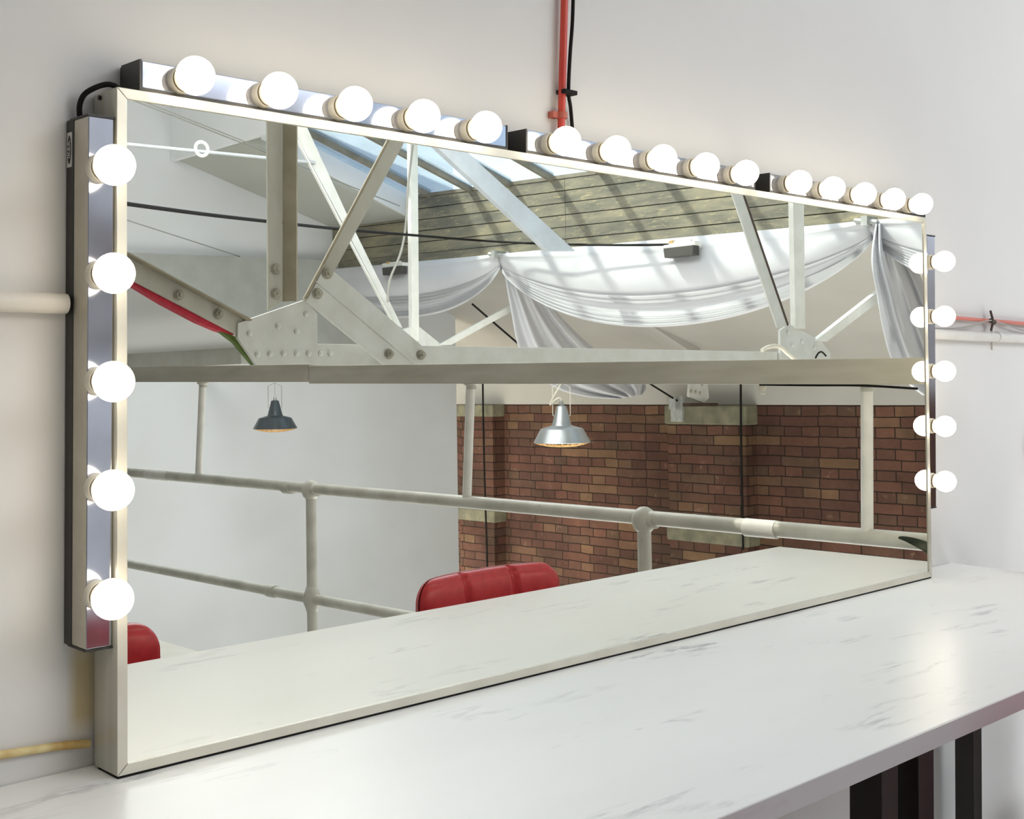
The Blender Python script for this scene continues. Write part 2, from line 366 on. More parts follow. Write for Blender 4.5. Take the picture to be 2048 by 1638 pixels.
o = struct(MB().box(-3, 12.2, YW, YW + .15, -3.2, 5).build('wall_front', 'wall_front_paint'))
struct(MB().box(-3.1, -3, -9, YW + .15, -3.2, 5).build('wall_left', 'wall_white'))
struct(MB().box(-3, 10.02, YE - .12, YE, -3.2, 5).build('wall_back', 'wall_far_white'))
w = struct(MB().box(XB, XB + .2, -12.5, YW, -3.2, 1.03).build('wall_right', 'brick_red'))
struct(MB().box(9.9, 12.2, -12.7, -12.5, -3.2, 5).build('wall_back.001', 'cream_plaster'))
struct(MB().box(XB, XB + .2, -12.5, YW, 1.03, 2.4).build('wall_right.001', 'cream_plaster'))
struct(MB().box(-3, 3.2, YE, YW, -.2, 0).build('floor', 'floor_grey'))
struct(MB().box(-3, 12.2, -12.6, YW, -3.3, -3.2).build('floor.001', 'floor_grey'))
struct(MB().box(-3.1, XU, -9, YW, 4.35, 4.45).build('ceiling', 'soffit_white'))
# raked lower ceiling beyond the boards, down to the brick wall
def raked(y0, y1, x0, x1, f, dz):
    a = [(x0, y0, f(x0, y0)), (x1, y0, f(x1, y0)), (x1, y1, f(x1, y1)), (x0, y1, f(x0, y1))]
    return MB().hexa(a, [(p[0], p[1], p[2] + dz) for p in a])
struct(raked(-12.5, YW, XP, 12.2, lambda x, y: 2.62 - .31 * (x - XP) - .022 * (y + 3.67) * (12.2 - x) / 4, .08).build('ceiling.001', 'cream_plaster'))
# strip of ceiling between end wall and skylight, under the roof
struct(raked(-8.86, -7.47, XU + .055, XP, lambda x, y: 3.12 + .29 * (XP - x) - .03 * (y + 8.85), .1).build('ceiling.002', 'wall_grey'))
# side of the skylight well
struct(MB().hexa([(XU + .2, -7.5, 3.70), (XP, -7.5, 3.08), (XP, -7.5, zb(-7.5) + .06), (XU + .2, -7.5, zb(-7.5) + SL * 1.81 + .06)],
                 [(XU + .2, -7.45, 3.70), (XP, -7.45, 3.08), (XP, -7.45, zb(-7.5) + .06), (XU + .2, -7.45, zb(-7.5) + SL * 1.81 + .06)]).build('trim_1', 'soffit_white'))
# ridge upstand
struct(MB().box(XU, XU + .06, -8.86, YW, 3.66, 4.45).build('wall_ridge', 'soffit_white'))
struct(MB().box(XU + .06, XU + .26, -7.5, YW, 3.74, 3.9).build('trim_2', 'steel_grey'))
struct(MB().box(XU + .06, XP + .1, -9, -7.5, 4.35, 4.45).build('ceiling.003', 'soffit_white'))
# board upstand below the skylight: each board a course in one wall
bd = MB(); gp = MB(); nb = 6
for i in range(nb):
    f0, f1 = i / nb, (i + 1) / nb
    for ya, yb2 in ((-8.85, -5.2), (-5.195, -1.2), (-1.195, YW)):
        q = []
        for y in (ya, yb2):
            h = zb(y) - zd(y); q.append((zd(y) + h * f0 + .004, zd(y) + h * f1 - .004))
        xo = XP - .003 * (i % 2) - .002 * random.random()
        bd.hexa([(xo, ya, q[0][0]), (xo, yb2, q[1][0]), (xo, yb2, q[1][1]), (xo, ya, q[0][1])],
                [(XP + .03, ya, q[0][0]), (XP + .03, yb2, q[1][0]), (XP + .03, yb2, q[1][1]), (XP + .03, ya, q[0][1])])
wb = struct(bd.build('wall_upper', 'board_peeling'))
wg = MB().hexa([(XP + .031, -8.85, zd(-8.85) - .1), (XP + .031, YW, zd(YW) - .1), (XP + .031, YW, zb(YW)), (XP + .031, -8.85, zb(-8.85))],
               [(XP + .07, -8.85, zd(-8.85) - .1), (XP + .07, YW, zd(YW) - .1), (XP + .07, YW, zb(YW)), (XP + .07, -8.85, zb(-8.85))]).build('board_backing', 'board_gap', wb)
# skylight
ys = [-7.47, -7.13, -6.50, -5.93, -5.36] + [-4.74 + .62 * i for i in range(10)]
ys = [y for y in ys if y < YW - .1] + [YW - .02]
def zs(x, y): return zb(y) + .03 + SL * (XP - x)
fr = MB()
fr.hexa([(XP - .01, ys[0], zb(ys[0]) + .0), (XP - .01, ys[-1], zb(ys[-1])), (XP + .09, ys[-1], zb(ys[-1])), (XP + .09, ys[0], zb(ys[0]))],
        [(XP - .01, ys[0], zb(ys[0]) + .035), (XP - .01, ys[-1], zb(ys[-1]) + .035), (XP + .09, ys[-1], zb(ys[-1]) + .035), (XP + .09, ys[0], zb(ys[0]) + .035)])
win = struct(fr.build('window_1', 'glazing_bar'))
XT = XU + .22
for y in ys[1:]:
    k = .02
    a = [(XT, y - k, zs(XT, y) - .05), (XP, y - k, zs(XP, y) - .05), (XP, y + k, zs(XP, y) - .05), (XT, y + k, zs(XT, y) - .05)]
    MB().hexa(a, [(p[0], p[1], p[2] + .085) for p in a]).build('glazing_bar', 'glazing_bar', win)
for ya, yb2 in zip(ys[:-1], ys[1:]):
    a = [(XT, ya, zs(XT, ya)), (XP + .05, ya, zs(XP + .05, ya)), (XP + .05, yb2, zs(XP + .05, yb2)), (XT, yb2, zs(XT, yb2))]
    MB().hexa(a, [(p[0], p[1], p[2] + .006) for p in a]).build('pane', 'roof_glass', win)
# grey boxed-out band along the end wall
struct(MB().hexa([mir(235, 504, 'y', YE + .1), mir(735, 524, 'y', YE + .1), mir(735, 690, 'y', YE + .1), mir(235, 690, 'y', YE + .1)],
                 [mir(235, 504, 'y', YE + .1) - Vector((0, .1, 0)), mir(735, 524, 'y', YE + .1) - Vector((0, .1, 0)), mir(735, 690, 'y', YE + .1) - Vector((0, .1, 0)), mir(235, 690, 'y', YE + .1) - Vector((0, .1, 0))]).build('trim_3', 'wall_band'))
# white raked soffit over the mezzanine, hung behind the first truss, and its edge beam
struct(raked(YE, -2.14, 1.2, 2.98, lambda x, y: 1.50 + .53 * (2.98 - x), .05).build('ceiling.004', 'soffit_white'))
struct(MB().box(2.95, 3.03, YE, -2.2, 1.44, 1.52).build('trim_4', 'steel_white'))
# sloping rafter boxed under the lower ceiling
p0, p1 = mir(1195, 580, 'y', -6.1), mir(1400, 715, 'y', -6.1)
struct(MB().hexa([p0, p1, p1 + Vector((0, -.25, 0)), p0 + Vector((0, -.25, 0))], [q + Vector((0, 0, .14)) for q in (p0, p1, p1 + Vector((0, -.25, 0)), p0 + Vector((0, -.25, 0)))]).build('trim_5', 'cream_plaster'))
# brick pilasters with concrete pads, part of the brick wall
for (xa, xb2, ytop, pads) in ((1335, 1490, 1.03, ((.80, 1.03), (-.60, -.39))), (917, 985, 1.03, ((.86, 1.03), (-.62, -.45)))):
    ya = mir(xa, 820, 'x', XB - .22).y; yb2 = mir(xb2, 820, 'x', XB - .22).y
    MB().box(XB - .22, XB, ya, yb2, -3.2, ytop).build('pilaster', 'brick_red', w)
    for z0, z1 in pads: MB().box(XB - .25, XB, ya - .03, yb2 + .03, z0, z1).build('concrete_pad', 'concrete', w, bevel=.02)

# ------------------------------------------------------------------ dressing table
YF = .7797; XE = 2.735
tb = empty('dressing_table', (1.4, 1.08, 0), 'long white marble-effect dressing table along the wall on dark square legs', 'table')
MB().box(-.6, XE, YF + .002, YW - .002, ZT - .027, ZT).build('tabletop', 'marble_top', tb, bevel=.0015)
MB().box(-.6, XE + .0015, YF, YF + .002, ZT - .0265, ZT - .001).build('edge_band', 'marble_edge', tb)['label'] = 'mauve-grey marbled front edge strip'
for (xa, ya) in ((1.371, .785), (1.462, .785), (2.668, 1.30), (2.692, .785), (1.371, 1.30), (1.462, 1.30), (-.5, .785), (-.5, 1.30)):
    MB().box(xa, xa + .04, ya, ya + .045, 0, ZT - .027).build('leg', 'leg_dark', tb, bevel=.002)

# ------------------------------------------------------------------ mirror
def lean(u, d, v):
    """point on the leaning mirror: u along, d depth behind the front face, v up"""
    return Vector((MX0 + u, MY + v * math.sin(TAU) + d * math.cos(TAU), ZT + .003 + v * math.cos(TAU) - d * math.sin(TAU)))
mr_ = empty('vanity_mirror', (MX0 + MW / 2, MY + .03, ZT), 'very wide rectangular wall mirror in a slim satin metal frame standing on the table', 'mirror')
fwid, fd = .0125, .058
def rail(a, b2, ia, ib, nm, front='frame_front'):
    fa = [lean(*p) for p in ((a[0], 0, a[1]), (b2[0], 0, b2[1]), (ib[0], 0, ib[1]), (ia[0], 0, ia[1]))]
    ba = [lean(*p) for p in ((a[0], fd, a[1]), (b2[0], fd, b2[1]), (ib[0], fd, ib[1]), (ia[0], fd, ia[1]))]
    o = MB().hexa(fa, ba).build(nm, 'frame_metal', mr_, bevel=.0007)
    o.data.materials.append(MATS[front])
    for p in o.data.polygons:
        if p.normal.y < -.9: p.material_index = 1
    return o
W_, H_ = MW, MH
A, B, C_, D_ = (0, 0), (W_, 0), (W_, H_), (0, H_)
a_, b_, c_, d_ = (fwid, fwid), (W_ - fwid, fwid), (W_ - fwid, H_ - fwid), (fwid, H_ - fwid)
g_ = .0003
rail((g_, 0), (W_ - g_, 0), (fwid + g_, fwid), (W_ - fwid - g_, fwid), 'frame_rail')
rail((W_, g_), (W_, H_ - g_), (W_ - fwid, fwid + g_), (W_ - fwid, H_ - fwid - g_), 'frame_rail')
rail((W_ - g_, H_), (g_, H_), (W_ - fwid - g_, H_ - fwid), (fwid + g_, H_ - fwid), 'frame_rail')
rail((0, H_ - g_), (0, g_), (fwid, H_ - fwid - g_), (fwid, fwid + g_), 'frame_rail')
MB().hexa([lean(fwid, .002, fwid), lean(W_ - fwid, .002, fwid), lean(W_ - fwid, .002, H_ - fwid), lean(fwid, .002, H_ - fwid)],
          [lean(fwid, .006, fwid), lean(W_ - fwid, .006, fwid), lean(W_ - fwid, .006, H_ - fwid), lean(fwid, .006, H_ - fwid)]).build('mirror_glass', 'mirror_silver', mr_)
MB().hexa([lean(fwid, .04, fwid), lean(W_ - fwid, .04, fwid), lean(W_ - fwid, .04, H_ - fwid), lean(fwid, .04, H_ - fwid)],
          [lean(fwid, .045, fwid), lean(W_ - fwid, .045, fwid), lean(W_ - fwid, .045, H_ - fwid), lean(fwid, .045, H_ - fwid)]).build('back_board', 'shadow_edge', mr_)
MB().box(MX0 + .001, MX0 + MW - .001, MY + .0012, MY + .05, ZT, ZT + .0028).build('shadow_gap_strip', 'black_rubber', mr_)  # black strip painted in as the shadow gap under the frame
sp = seen(170, 206, 'x', MX0)
MB().lathe([(.003, 0), (.003, .002), (.0, .003)], (MX0, lean(0, .042, 0).y + .009, sp.z), (-1, 0, 0), 10).build('screw', 'black_plastic', mr_)

# ------------------------------------------------------------------ light strips
def make_strip(name, label, axis, start, length, cross, yf, bulbs, base_bottom=False):
    """axis 'x' or 'z': direction the strip runs; cross: (lo, hi) of its face; yf: y of the chrome face"""
    lo, hi = cross
    def bx(a0, a1, c0, c1, y0, y1):
        m = MB()
        if axis == 'x': m.box(a0, a1, y0, y1, c0, c1)
        else: m.box(c0, c1, y0, y1, a0, a1)
        return m
    mid = (lo + hi) / 2; L0, L1 = start, start + length
    base = (L0 + length / 2, YW - .03, lo) if axis == 'x' else (mid, YW - .03, L0)
    t = empty(name, base, label, 'light', 'bulb strips around the mirror')
    yb0 = yf + .036
    bx(L0, L1, lo, hi, yb0, YW - .001).build('housing', 'black_plastic', t, bevel=.0015)
    cv = bx(L0 + .002, L1 - .002, lo + (.002 if axis == 'x' else 0), hi, yf, yb0).build('chrome_cover', 'satin_side', t, bevel=.0015)
    cv.data.materials.append(MATS['chrome'])
    for p in cv.data.polygons:
        if p.normal.y < -.9: p.material_index = 1
    for e0, e1 in ((L0 - .0005, L0 + .002), (L1 - .002, L1 + .0005)):
        bx(e0, e1, lo - .0003, hi + .001, yf - .0004, yb0 + .01).build('end_cap', 'black_plastic', t)
    if axis == 'x': bx(L0, L1, lo - .0012, lo + .002, yf - .0002, yb0).build('lower_lip', 'black_plastic', t)
    for (cx, cz) in bulbs:
        h = MB().lathe([(.0165, 0), (.0165, .0095), (.0155, .012)], (cx, yf + .0003, cz), (0, -1, 0), 28).build('lamp_holder', 'holder_cream', t, smooth=True)
        MB().lathe([(.0152, .0118), (.0152, .0155)], (cx, yf, cz), (0, -1, 0), 28).build('collar', 'holder_ring', h, smooth=True)
        R = .0227; prof = [(.0125, .0145), (.0140, .0185)]
        for i in range(1, 15):
            a = math.radians(143) * (1 - i / 14)
            prof.append((R * math.sin(a), .038 + R * math.cos(a)))
        prof[-1] = (0, .038 + R)
        MB().lathe(prof, (cx, yf, cz), (0, -1, 0), 28).build('bulb', 'bulb_glow', h, smooth='all')
    return t
zt0 = ZT + MH * math.cos(TAU) + .0062
for i, (xs_, xb_, lb) in enumerate(((.677, .7275, 'leftmost bulb strip on top of the mirror, five lit globe bulbs on chrome'),
                              (1.304, 1.352, 'middle bulb strip on top of the mirror, behind it a red pipe comes down'),
                              (1.939, 1.981, 'rightmost bulb strip on top of the mirror, smallest looking, five lit bulbs'))):
    make_strip('light_strip', lb, 'x', xs_, .588, (zt0, zt0 + .0345), 1.336, [(xb_ + .115 * k, zt0 + .0175) for k in range(5)])
ls = make_strip('light_strip', 'upright bulb strip on the left side of the mirror with black base against the wall', 'z', 1.046, .602, (.6118, .6428), 1.330,
           [(.6252, 1.1085 + .1197 * k) for k in range(5)])
make_strip('light_strip', 'upright bulb strip on the right side of the mirror, its bulbs doubled in the glass', 'z', 1.046, .602, (2.536, 2.573), 1.337,
           [(2.541, 1.1085 + .1197 * k) for k in range(5)])
# white maker's plate on the left strip's black base
xs_ = .6118 - .0006; yc_, zc_ = 1.377, 1.613
pl = MB().box(xs_, .6118, 1.371, 1.383, zc_ - .020, zc_ + .020).build('maker_plate', 'label_white', ls)
pl['label'] = 'small white printed plate'
m = MB(); n = 28
m.prism([(xs_ - .0002, yc_ + .0050 * math.cos(2 * PI * k / n), zc_ + .0165 * math.sin(2 * PI * k / n)) for k in range(n)], (.0002, 0, 0)).build('printed_oval', 'black_plastic', pl)
tc = bpy.data.curves.new('plate_letters', 'FONT'); tc.body = 'IKEA'; tc.size = .0098; tc.align_x = 'CENTER'; tc.align_y = 'CENTER'; tc.extrude = .0001
to = bpy.data.objects.new('plate_letters', tc); col.objects.link(to)
dg = bpy.context.evaluated_depsgraph_get(); me = bpy.data.meshes.new_from_object(to.evaluated_get(dg)); bpy.data.objects.remove(to)
me.materials.clear(); me.materials.append(MATS['label_white'])
to = bpy.data.objects.new('plate_letters', me); col.objects.link(to); to.parent = pl
R_ = Matrix(((0, 0, -1), (0, 1, 0), (1, 0, 0)))   # text x -> +z, text y -> +y ... read upwards, facing -x
me.transform(R_.to_4x4()); 
to.location = Vector((xs_ - .0004, yc_, zc_)) - wloc(pl)

# cable looping from the left strip to the top strip
pts = [seen(160, 240, 'y', 1.378), seen(159, 212, 'y', 1.376), seen(168, 190, 'y', 1.372), seen(187, 177, 'y', 1.366), seen(211, 169, 'y', 1.36), seen(228, 171, 'y', 1.352), seen(240, 178, 'y', 1.346), seen(262, 181, 'y', 1.342)]
def spline(P, n=6):
    P = [Vector(p) for p in P]; out = []
    for i in range(len(P) - 1):
        a, b, c, d = P[max(i - 1, 0)], P[i], P[i + 1], P[min(i + 2, len(P) - 1)]
        for k in range(n):
            t = k / n
            out.append(.5 * ((2 * b) + (c - a) * t + (2 * a - 5 * b + 4 * c - d) * t * t + (3 * b - a - 3 * c + d) * t ** 3))
    out.append(P[-1]); return out
tag(MB().tube(spline(pts), .0032, 10).build('power_cable', 'black_rubber', smooth=True), 'short black cable arching over the mirror corner from left strip to top strip', 'cable')

# ------------------------------------------------------------------ pipes and wires on the mirror wall
tag(MB().tube([(-.9, YW - .012, 1.441), (.0, YW - .012, 1.4385), (.608, YW - .012, 1.436)], .0115, 16).build('wall_pipe', 'pipe_white', smooth=True),
    'white painted pipe running into the left bulb strip', 'pipe', 'white pipes along the wall')
wp = empty('wall_pipe', (3.5, YW - .012, 1.43), 'white painted pipe on the wall right of the mirror, below a red pipe', 'pipe', 'white pipes along the wall')
MB().tube([(2.56, YW - .013, 1.432), (2.95, YW - .013, 1.428), (5, YW - .013, 1.42)], .0115, 16).build('pipe', 'pipe_white', wp, smooth=True)
cl = seen(1982, 674, 'y', YW)
m = MB().tube([(cl.x, YW - .013, 1.429), (cl.x + .012, YW - .013, 1.429)], .0132, 16)
m.box(cl.x, cl.x + .012, YW - .004, YW, 1.398, 1.462)
m.build('pipe_clip', 'pipe_white', wp, smooth=True)
P = [seen(-60, 1516, 'y', YW - .006), seen(0, 1510, 'y', YW - .006), seen(60, 1501, 'y', YW - .006), seen(120, 1492, 'y', YW - .006), seen(179, 1487, 'y', YW - .006)]
tag(MB().tube(spline(P, 4), .0048, 10).build('wall_pipe', 'pipe_yellowed', smooth=True), 'thin yellow-stained pipe low on the wall at the mirror frame\'s foot', 'pipe')
rp = empty('red_pipe', (1.44, YW - .01, 1.70), 'red painted pipe coming down the wall behind the mirror top', 'pipe')
a, b2 = seen(1130, -40, 'y', YW - .012), seen(1122, 268, 'y', YW - .012)
MB().tube([a, b2], .0062, 14).build('pipe', 'red_pipe', rp, smooth=True)
c = seen(1124, 231, 'y', YW - .012)
m = MB().tube([c - Vector((0, 0, .005)), c + Vector((0, 0, .005))], .0085, 14); m.box(c.x - .02, c.x - .006, YW - .012, YW, c.z - .005, c.z + .005)
m.build('saddle_clip', 'red_clip', rp, smooth=True)
P = [seen(1147, -40, 'y', YW - .010), seen(1145, 40, 'y', YW - .012), seen(1140, 110, 'y', YW - .014), seen(1137, 183, 'y', YW - .014), seen(1141, 215, 'y', YW - .008), seen(1145, 262, 'y', YW - .006)]
cb = empty('wall_cable', P[-1], 'black cable tied alongside the vertical red pipe', 'cable')
MB().tube(spline(P, 5), .0030, 8).build('cable', 'black_rubber', cb, smooth=True)
c = seen(1130, 185, 'y', YW - .013)
MB().box(c.x - .011, c.x + .018, YW - .024, YW - .003, c.z - .0035, c.z + .0035).build('cable_tie', 'black_rubber', cb, bevel=.001)
rh = empty('red_pipe', (3.4, YW - .012, 1.46), 'thin red pipe running level on the wall right of the mirror', 'pipe')
a, b2 = seen(1890, 634, 'y', YW - .01), seen(2120, 653, 'y', YW - .01)
MB().tube([(a.x, YW - .01, a.z), (b2.x, YW - .01, b2.z)], .0045, 12).build('pipe', 'red_faded', rh, smooth=True)
c = seen(1978, 643, 'y', YW - .01)
m = MB().tube([c + Vector((-.004, -.007, -.022)), c + Vector((.006, -.008, .0)), c + Vector((-.005, -.006, .026))], .003, 8)
m.tube([c + Vector((-.008, -.008, .002)), c + Vector((.012, -.008, -.002))], .006, 8)
m.build('cable_tie', 'tie_brown', rh, smooth=True)
P = [seen(1868, 656, 'y', YW - .012), seen(1905, 657, 'y', YW - .012), seen(1940, 652, 'y', YW - .014), seen(1978, 641, 'y', YW - .02), seen(2005, 646, 'y', YW - .014), seen(2048, 661, 'y', YW - .012), seen(2130, 672, 'y', YW - .012)]
tag(MB().tube(spline(P, 5), .0017, 8).build('wall_cable', 'wire_grey', smooth=True), 'thin grey wire sagging from a tie on the horizontal red pipe', 'cable')
c = seen(2057, 906, 'y', YW)
fb = MB().lathe([(.045, 0), (.045, .010), (.040, .022), (.026, .030), (0, .033)], (c.x + .022, YW + .0005, c.z), (0, -1, 0), 32).build('wall_fitting', 'red_clip', smooth=True)
tag(fb, 'red round fitting on the wall cut off by the right picture edge', 'fitting')

# ------------------------------------------------------------------ guard rail at the mezzanine edge
XR = 2.78
RAILG = empty('guard_rail', (XR, -.9, 0), 'white painted tubular guard rail along the mezzanine edge, seen in the mirror', 'railing')
ZR, ZM = .932, .508
MB().tube([(XR, -6.5, ZR + .003), (XR, 1.195, ZR + .006)], .0215, 16).build('top_rail', 'rail_paint', RAILG, smooth=True)
MB().tube([(XR, -6.5, ZM - .03), (XR, -1.4, ZM), (XR, 1.195, ZM + .022)], .0205, 16).build('middle_rail', 'rail_paint', RAILG, smooth=True)
yps = [mir(1290, 1040, 'x', XR).y, mir(623, 985, 'x', XR).y]
yps += [2 * yps[1] - yps[0], 3 * yps[1] - 2 * yps[0]]
for y in yps:
    po = MB().tube([(XR, y, 0), (XR, y, ZR)], .0205, 16).build('post', 'rail_paint', RAILG, smooth=True)
    MB().lathe([(.0, -.038), (.02, -.036), (.030, -.026), (.036, -.010), (.037, 0), (.034, .014), (.026, .027), (.012, .036), (0, .038)], (XR, y, ZR), (0, 0, 1), 20, caps=False).build('ball_fitting', 'rail_paint', po, smooth='all')
    MB().lathe([(.022, -.05), (.026, -.035), (.034, -.015), (.036, 0), (.034, .015), (.026, .035), (.022, .05)], (XR, y, ZM), (0, 0, 1), 20).build('ball_fitting', 'rail_paint', po, smooth='all')
    MB().tube([(XR, y - .006, ZR), (XR, y + .045, ZR)], .0245, 16).build('rail_socket', 'rail_paint', po, smooth=True)
for px, py, z_, mt, r_, ln in ((578, 972, ZR, 'rail_paint', .0255, .05), (545, 1182, ZM - .002, 'rail_paint', .0255, .05), (1525, 1052, ZR + .004, 'rail_lit_white', .0245, .10), (317, 950, ZR + .004, 'rail_lit_white', .0235, .20)):  # white entries are sun patches painted as bands, the other two are sleeves
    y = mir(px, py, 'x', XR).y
    MB().tube([(XR, y - ln / 2, z_), (XR, y + ln / 2, z_)], r_, 16).build('sleeve_or_sun_patch', mt, RAILG, smooth=True)
# uprights to the guard board above
def ub(y): return 1.333 - .0115 * (y - .0)
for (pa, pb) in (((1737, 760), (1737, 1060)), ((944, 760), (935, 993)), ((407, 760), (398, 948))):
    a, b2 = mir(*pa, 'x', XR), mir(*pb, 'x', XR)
    up_ = MB().tube([(XR, a.y, ub(a.y) + .04), (XR, b2.y, ZR + .012)], .0155, 14).build('upright', 'rail_lit_white', RAILG, smooth=True)  # brightened white puts the light on the uprights into their colour
    MB().lathe([(.026, 0), (.026, .008), (.018, .012), (.018, .024)], (XR, a.y, ub(a.y) + .004), (0, 0, -1), 16).build('flange', 'rail_paint', up_, smooth=True)
m = MB()
for y0, y1, dz in ((-6.5, mir(634, 750, 'x', XR).y - .004, .004), (mir(634, 750, 'x', XR).y, 1.19, -.002)):
    q = []
    for y in (y0, y1):
        q.append((ub(y) + dz, ub(y) + .0665 - .002 * y + dz))
    m.hexa([(XR - .035, y0, q[0][0]), (XR + .02, y0, q[0][0]), (XR + .02, y0, q[0][1]), (XR - .035, y0, q[0][1])],
           [(XR - .035, y1, q[1][0]), (XR + .02, y1, q[1][0]), (XR + .02, y1, q[1][1]), (XR - .035, y1, q[1][1])])
m.build('guard_board', 'guard_board', RAILG, bevel=.002)
# small white bare lamp socket and black cable under the board
c = mir(1531, 762, 'x', XR)
ls_ = empty('bulb_socket', (XR - .01, c.y, c.z - .03), 'tiny white bulb socket hanging under the guard board right of centre', 'socket')
MB().lathe([(.010, 0), (.011, .012), (.008, .022)], (XR - .01, c.y, ub(c.y) + .001), (0, 0, -1), 14).build('socket', 'cable_white', ls_, smooth=True)
MB().tube([(XR - .01 + .006 * math.cos(k), c.y + .006 * math.sin(k), ub(c.y) - .028) for k in [i * PI / 8 for i in range(17)]], .002, 6).build('ring', 'cable_white', ls_, smooth=True)
y0, y1 = mir(1535, 766, 'x', XR).y, mir(1850, 764, 'x', XR).y
tag(MB().tube(spline([(XR - .03, y0, ub(y0) - .003), (XR - .03, (2 * y0 + y1) / 3, ub(y0) - .006), (XR - .03, (y0 + 2 * y1) / 3, ub(y1) - .003), (XR - .03, y1, ub(y1) - .012)]), .003, 8).build('hanging_cable', 'black_rubber', smooth=True),
    'black cable clipped under the right end of the guard board', 'cable')

# ------------------------------------------------------------------ roof trusses
def plate(px, y, th, name, mt, parent, bevel=.002):
    a = [mir(p[0], p[1], 'y', y) for p in px]
    return MB().prism(a, (0, -th, 0)).build(name, mt, parent, bevel=bevel)
def bolt(px, py, y, r, parent, name='bolt', mt='bolt_grey'):
    if name == 'bolt': r = r * 1.25
    elif mt == 'bolt_grey': mt = 'steel_white'
    c = mir(px, py, 'y', y)
    m = MB()
    if name == 'rivet':
        m.lathe([(r, 0), (r * .92, r * .35), (r * .6, r * .62), (0, r * .75)], c, (0, 1, 0), 14)
        return m.build(name, mt, parent, smooth='all')
    m.lathe([(r * 1.25, 0), (r * 1.25, r * .3)], c, (0, 1, 0), 16); m.lathe([(r, r * .3), (r, r * 1.0)], c, (0, 1, 0), 6); m.lathe([(r * .5, r), (r * .5, r * 1.7), (0, r * 1.75)], c, (0, 1, 0), 10)
    return m.build(name, mt, parent, smooth=True)
Y1 = -2.1
c = mir(580, 720, 'y', Y1)
T1 = empty('roof_truss', (5.2, Y1, c.z), 'nearer white steel roof truss with riveted plate at left, behind the guard board', 'truss', 'white steel roof trusses')
# bottom chord
a, b2 = mir(560, 686, 'y', Y1), mir(1600, 704, 'y', Y1)
MB().hexa([(a.x, Y1 - .01, a.z - .13), (b2.x, Y1 - .01, b2.z - .13), (b2.x, Y1 - .01, b2.z), (a.x, Y1 - .01, a.z)],
          [(a.x, Y1 - .03, a.z - .13), (b2.x, Y1 - .03, b2.z - .13), (b2.x, Y1 - .03, b2.z), (a.x, Y1 - .03, a.z)]).build('bottom_chord', 'steel_white', T1, bevel=.002)
g1 = plate([(477, 646), (610, 600), (636, 628), (636, 735), (517, 735), (476, 675)], Y1 + .012, .02, 'gusset_plate', 'steel_white', T1)
for p in ((500, 667), (557, 652), (594, 663), (613, 628), (516, 709), (541, 708), (568, 707), (594, 707), (618, 707)): bolt(*p, Y1 + .012, .014, g1, 'rivet')
for p in ((642, 707), (661, 707)): bolt(*p, Y1 - .01, .014, T1, 'rivet')
# left inclined chord: plate plus top flange
ic = plate([(120, 437), (495, 640), (472, 668), (120, 485)], Y1 + .002, .015, 'inclined_chord', 'steel_grey', T1)
f = [mir(120, 437, 'y', Y1 + .002), mir(495, 640, 'y', Y1 + .002)]
nrm = Vector((f[1] - f[0])); nrm = Vector((-nrm.z, 0, nrm.x)).normalized() * (-.006)
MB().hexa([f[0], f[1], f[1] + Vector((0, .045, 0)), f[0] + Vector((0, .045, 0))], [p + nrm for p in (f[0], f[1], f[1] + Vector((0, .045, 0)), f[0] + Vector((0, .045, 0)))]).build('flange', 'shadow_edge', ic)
for p in ((358, 590), (437, 628)): bolt(*p, Y1 + .002, .015, ic)
# vertical angle
va = plate([(536, 205), (566, 205), (566, 603), (538, 622)], Y1 + .03, .015, 'vertical_strut', 'steel_grey', T1)
a0, a1 = mir(566, 200, 'y', Y1 + .03), mir(566, 603, 'y', Y1 + .03)
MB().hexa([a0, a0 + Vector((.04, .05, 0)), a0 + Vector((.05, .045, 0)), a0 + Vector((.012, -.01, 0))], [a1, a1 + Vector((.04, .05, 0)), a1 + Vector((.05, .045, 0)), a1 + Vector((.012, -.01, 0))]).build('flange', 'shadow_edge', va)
for p in ((553, 538), (553, 588)): bolt(*p, Y1 + .03, .017, va)
# rising diagonal with dark flange on its left edge
dg_ = plate([(611, 598), (788, 262), (822, 262), (668, 546), (640, 600)], Y1 + .02, .012, 'diagonal_strut', 'steel_grey', T1)
f = [mir(611, 598, 'y', Y1 + .02), mir(788, 262, 'y', Y1 + .02)]
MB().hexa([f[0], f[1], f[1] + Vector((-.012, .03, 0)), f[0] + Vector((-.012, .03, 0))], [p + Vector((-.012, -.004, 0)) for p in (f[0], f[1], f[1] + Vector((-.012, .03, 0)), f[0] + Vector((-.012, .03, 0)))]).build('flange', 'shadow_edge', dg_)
for p in ((655, 547), (635, 587)): bolt(*p, Y1 + .036, .017, dg_)
br = plate([(614, 602), (648, 538), (672, 545), (895, 733), (773, 733)], Y1 + .035, .014, 'brace_plate', 'steel_white', T1)
MB().prism([mir(628, 560, 'y', Y1 + .036), mir(634, 563, 'y', Y1 + .036), mir(842, 733, 'y', Y1 + .036), mir(834, 733, 'y', Y1 + .036)], (0, .004, 0)).build('weld_ridge', 'steel_white', br)
for p in ((778, 708), (842, 710)): bolt(*p, Y1 + .036, .016, br)
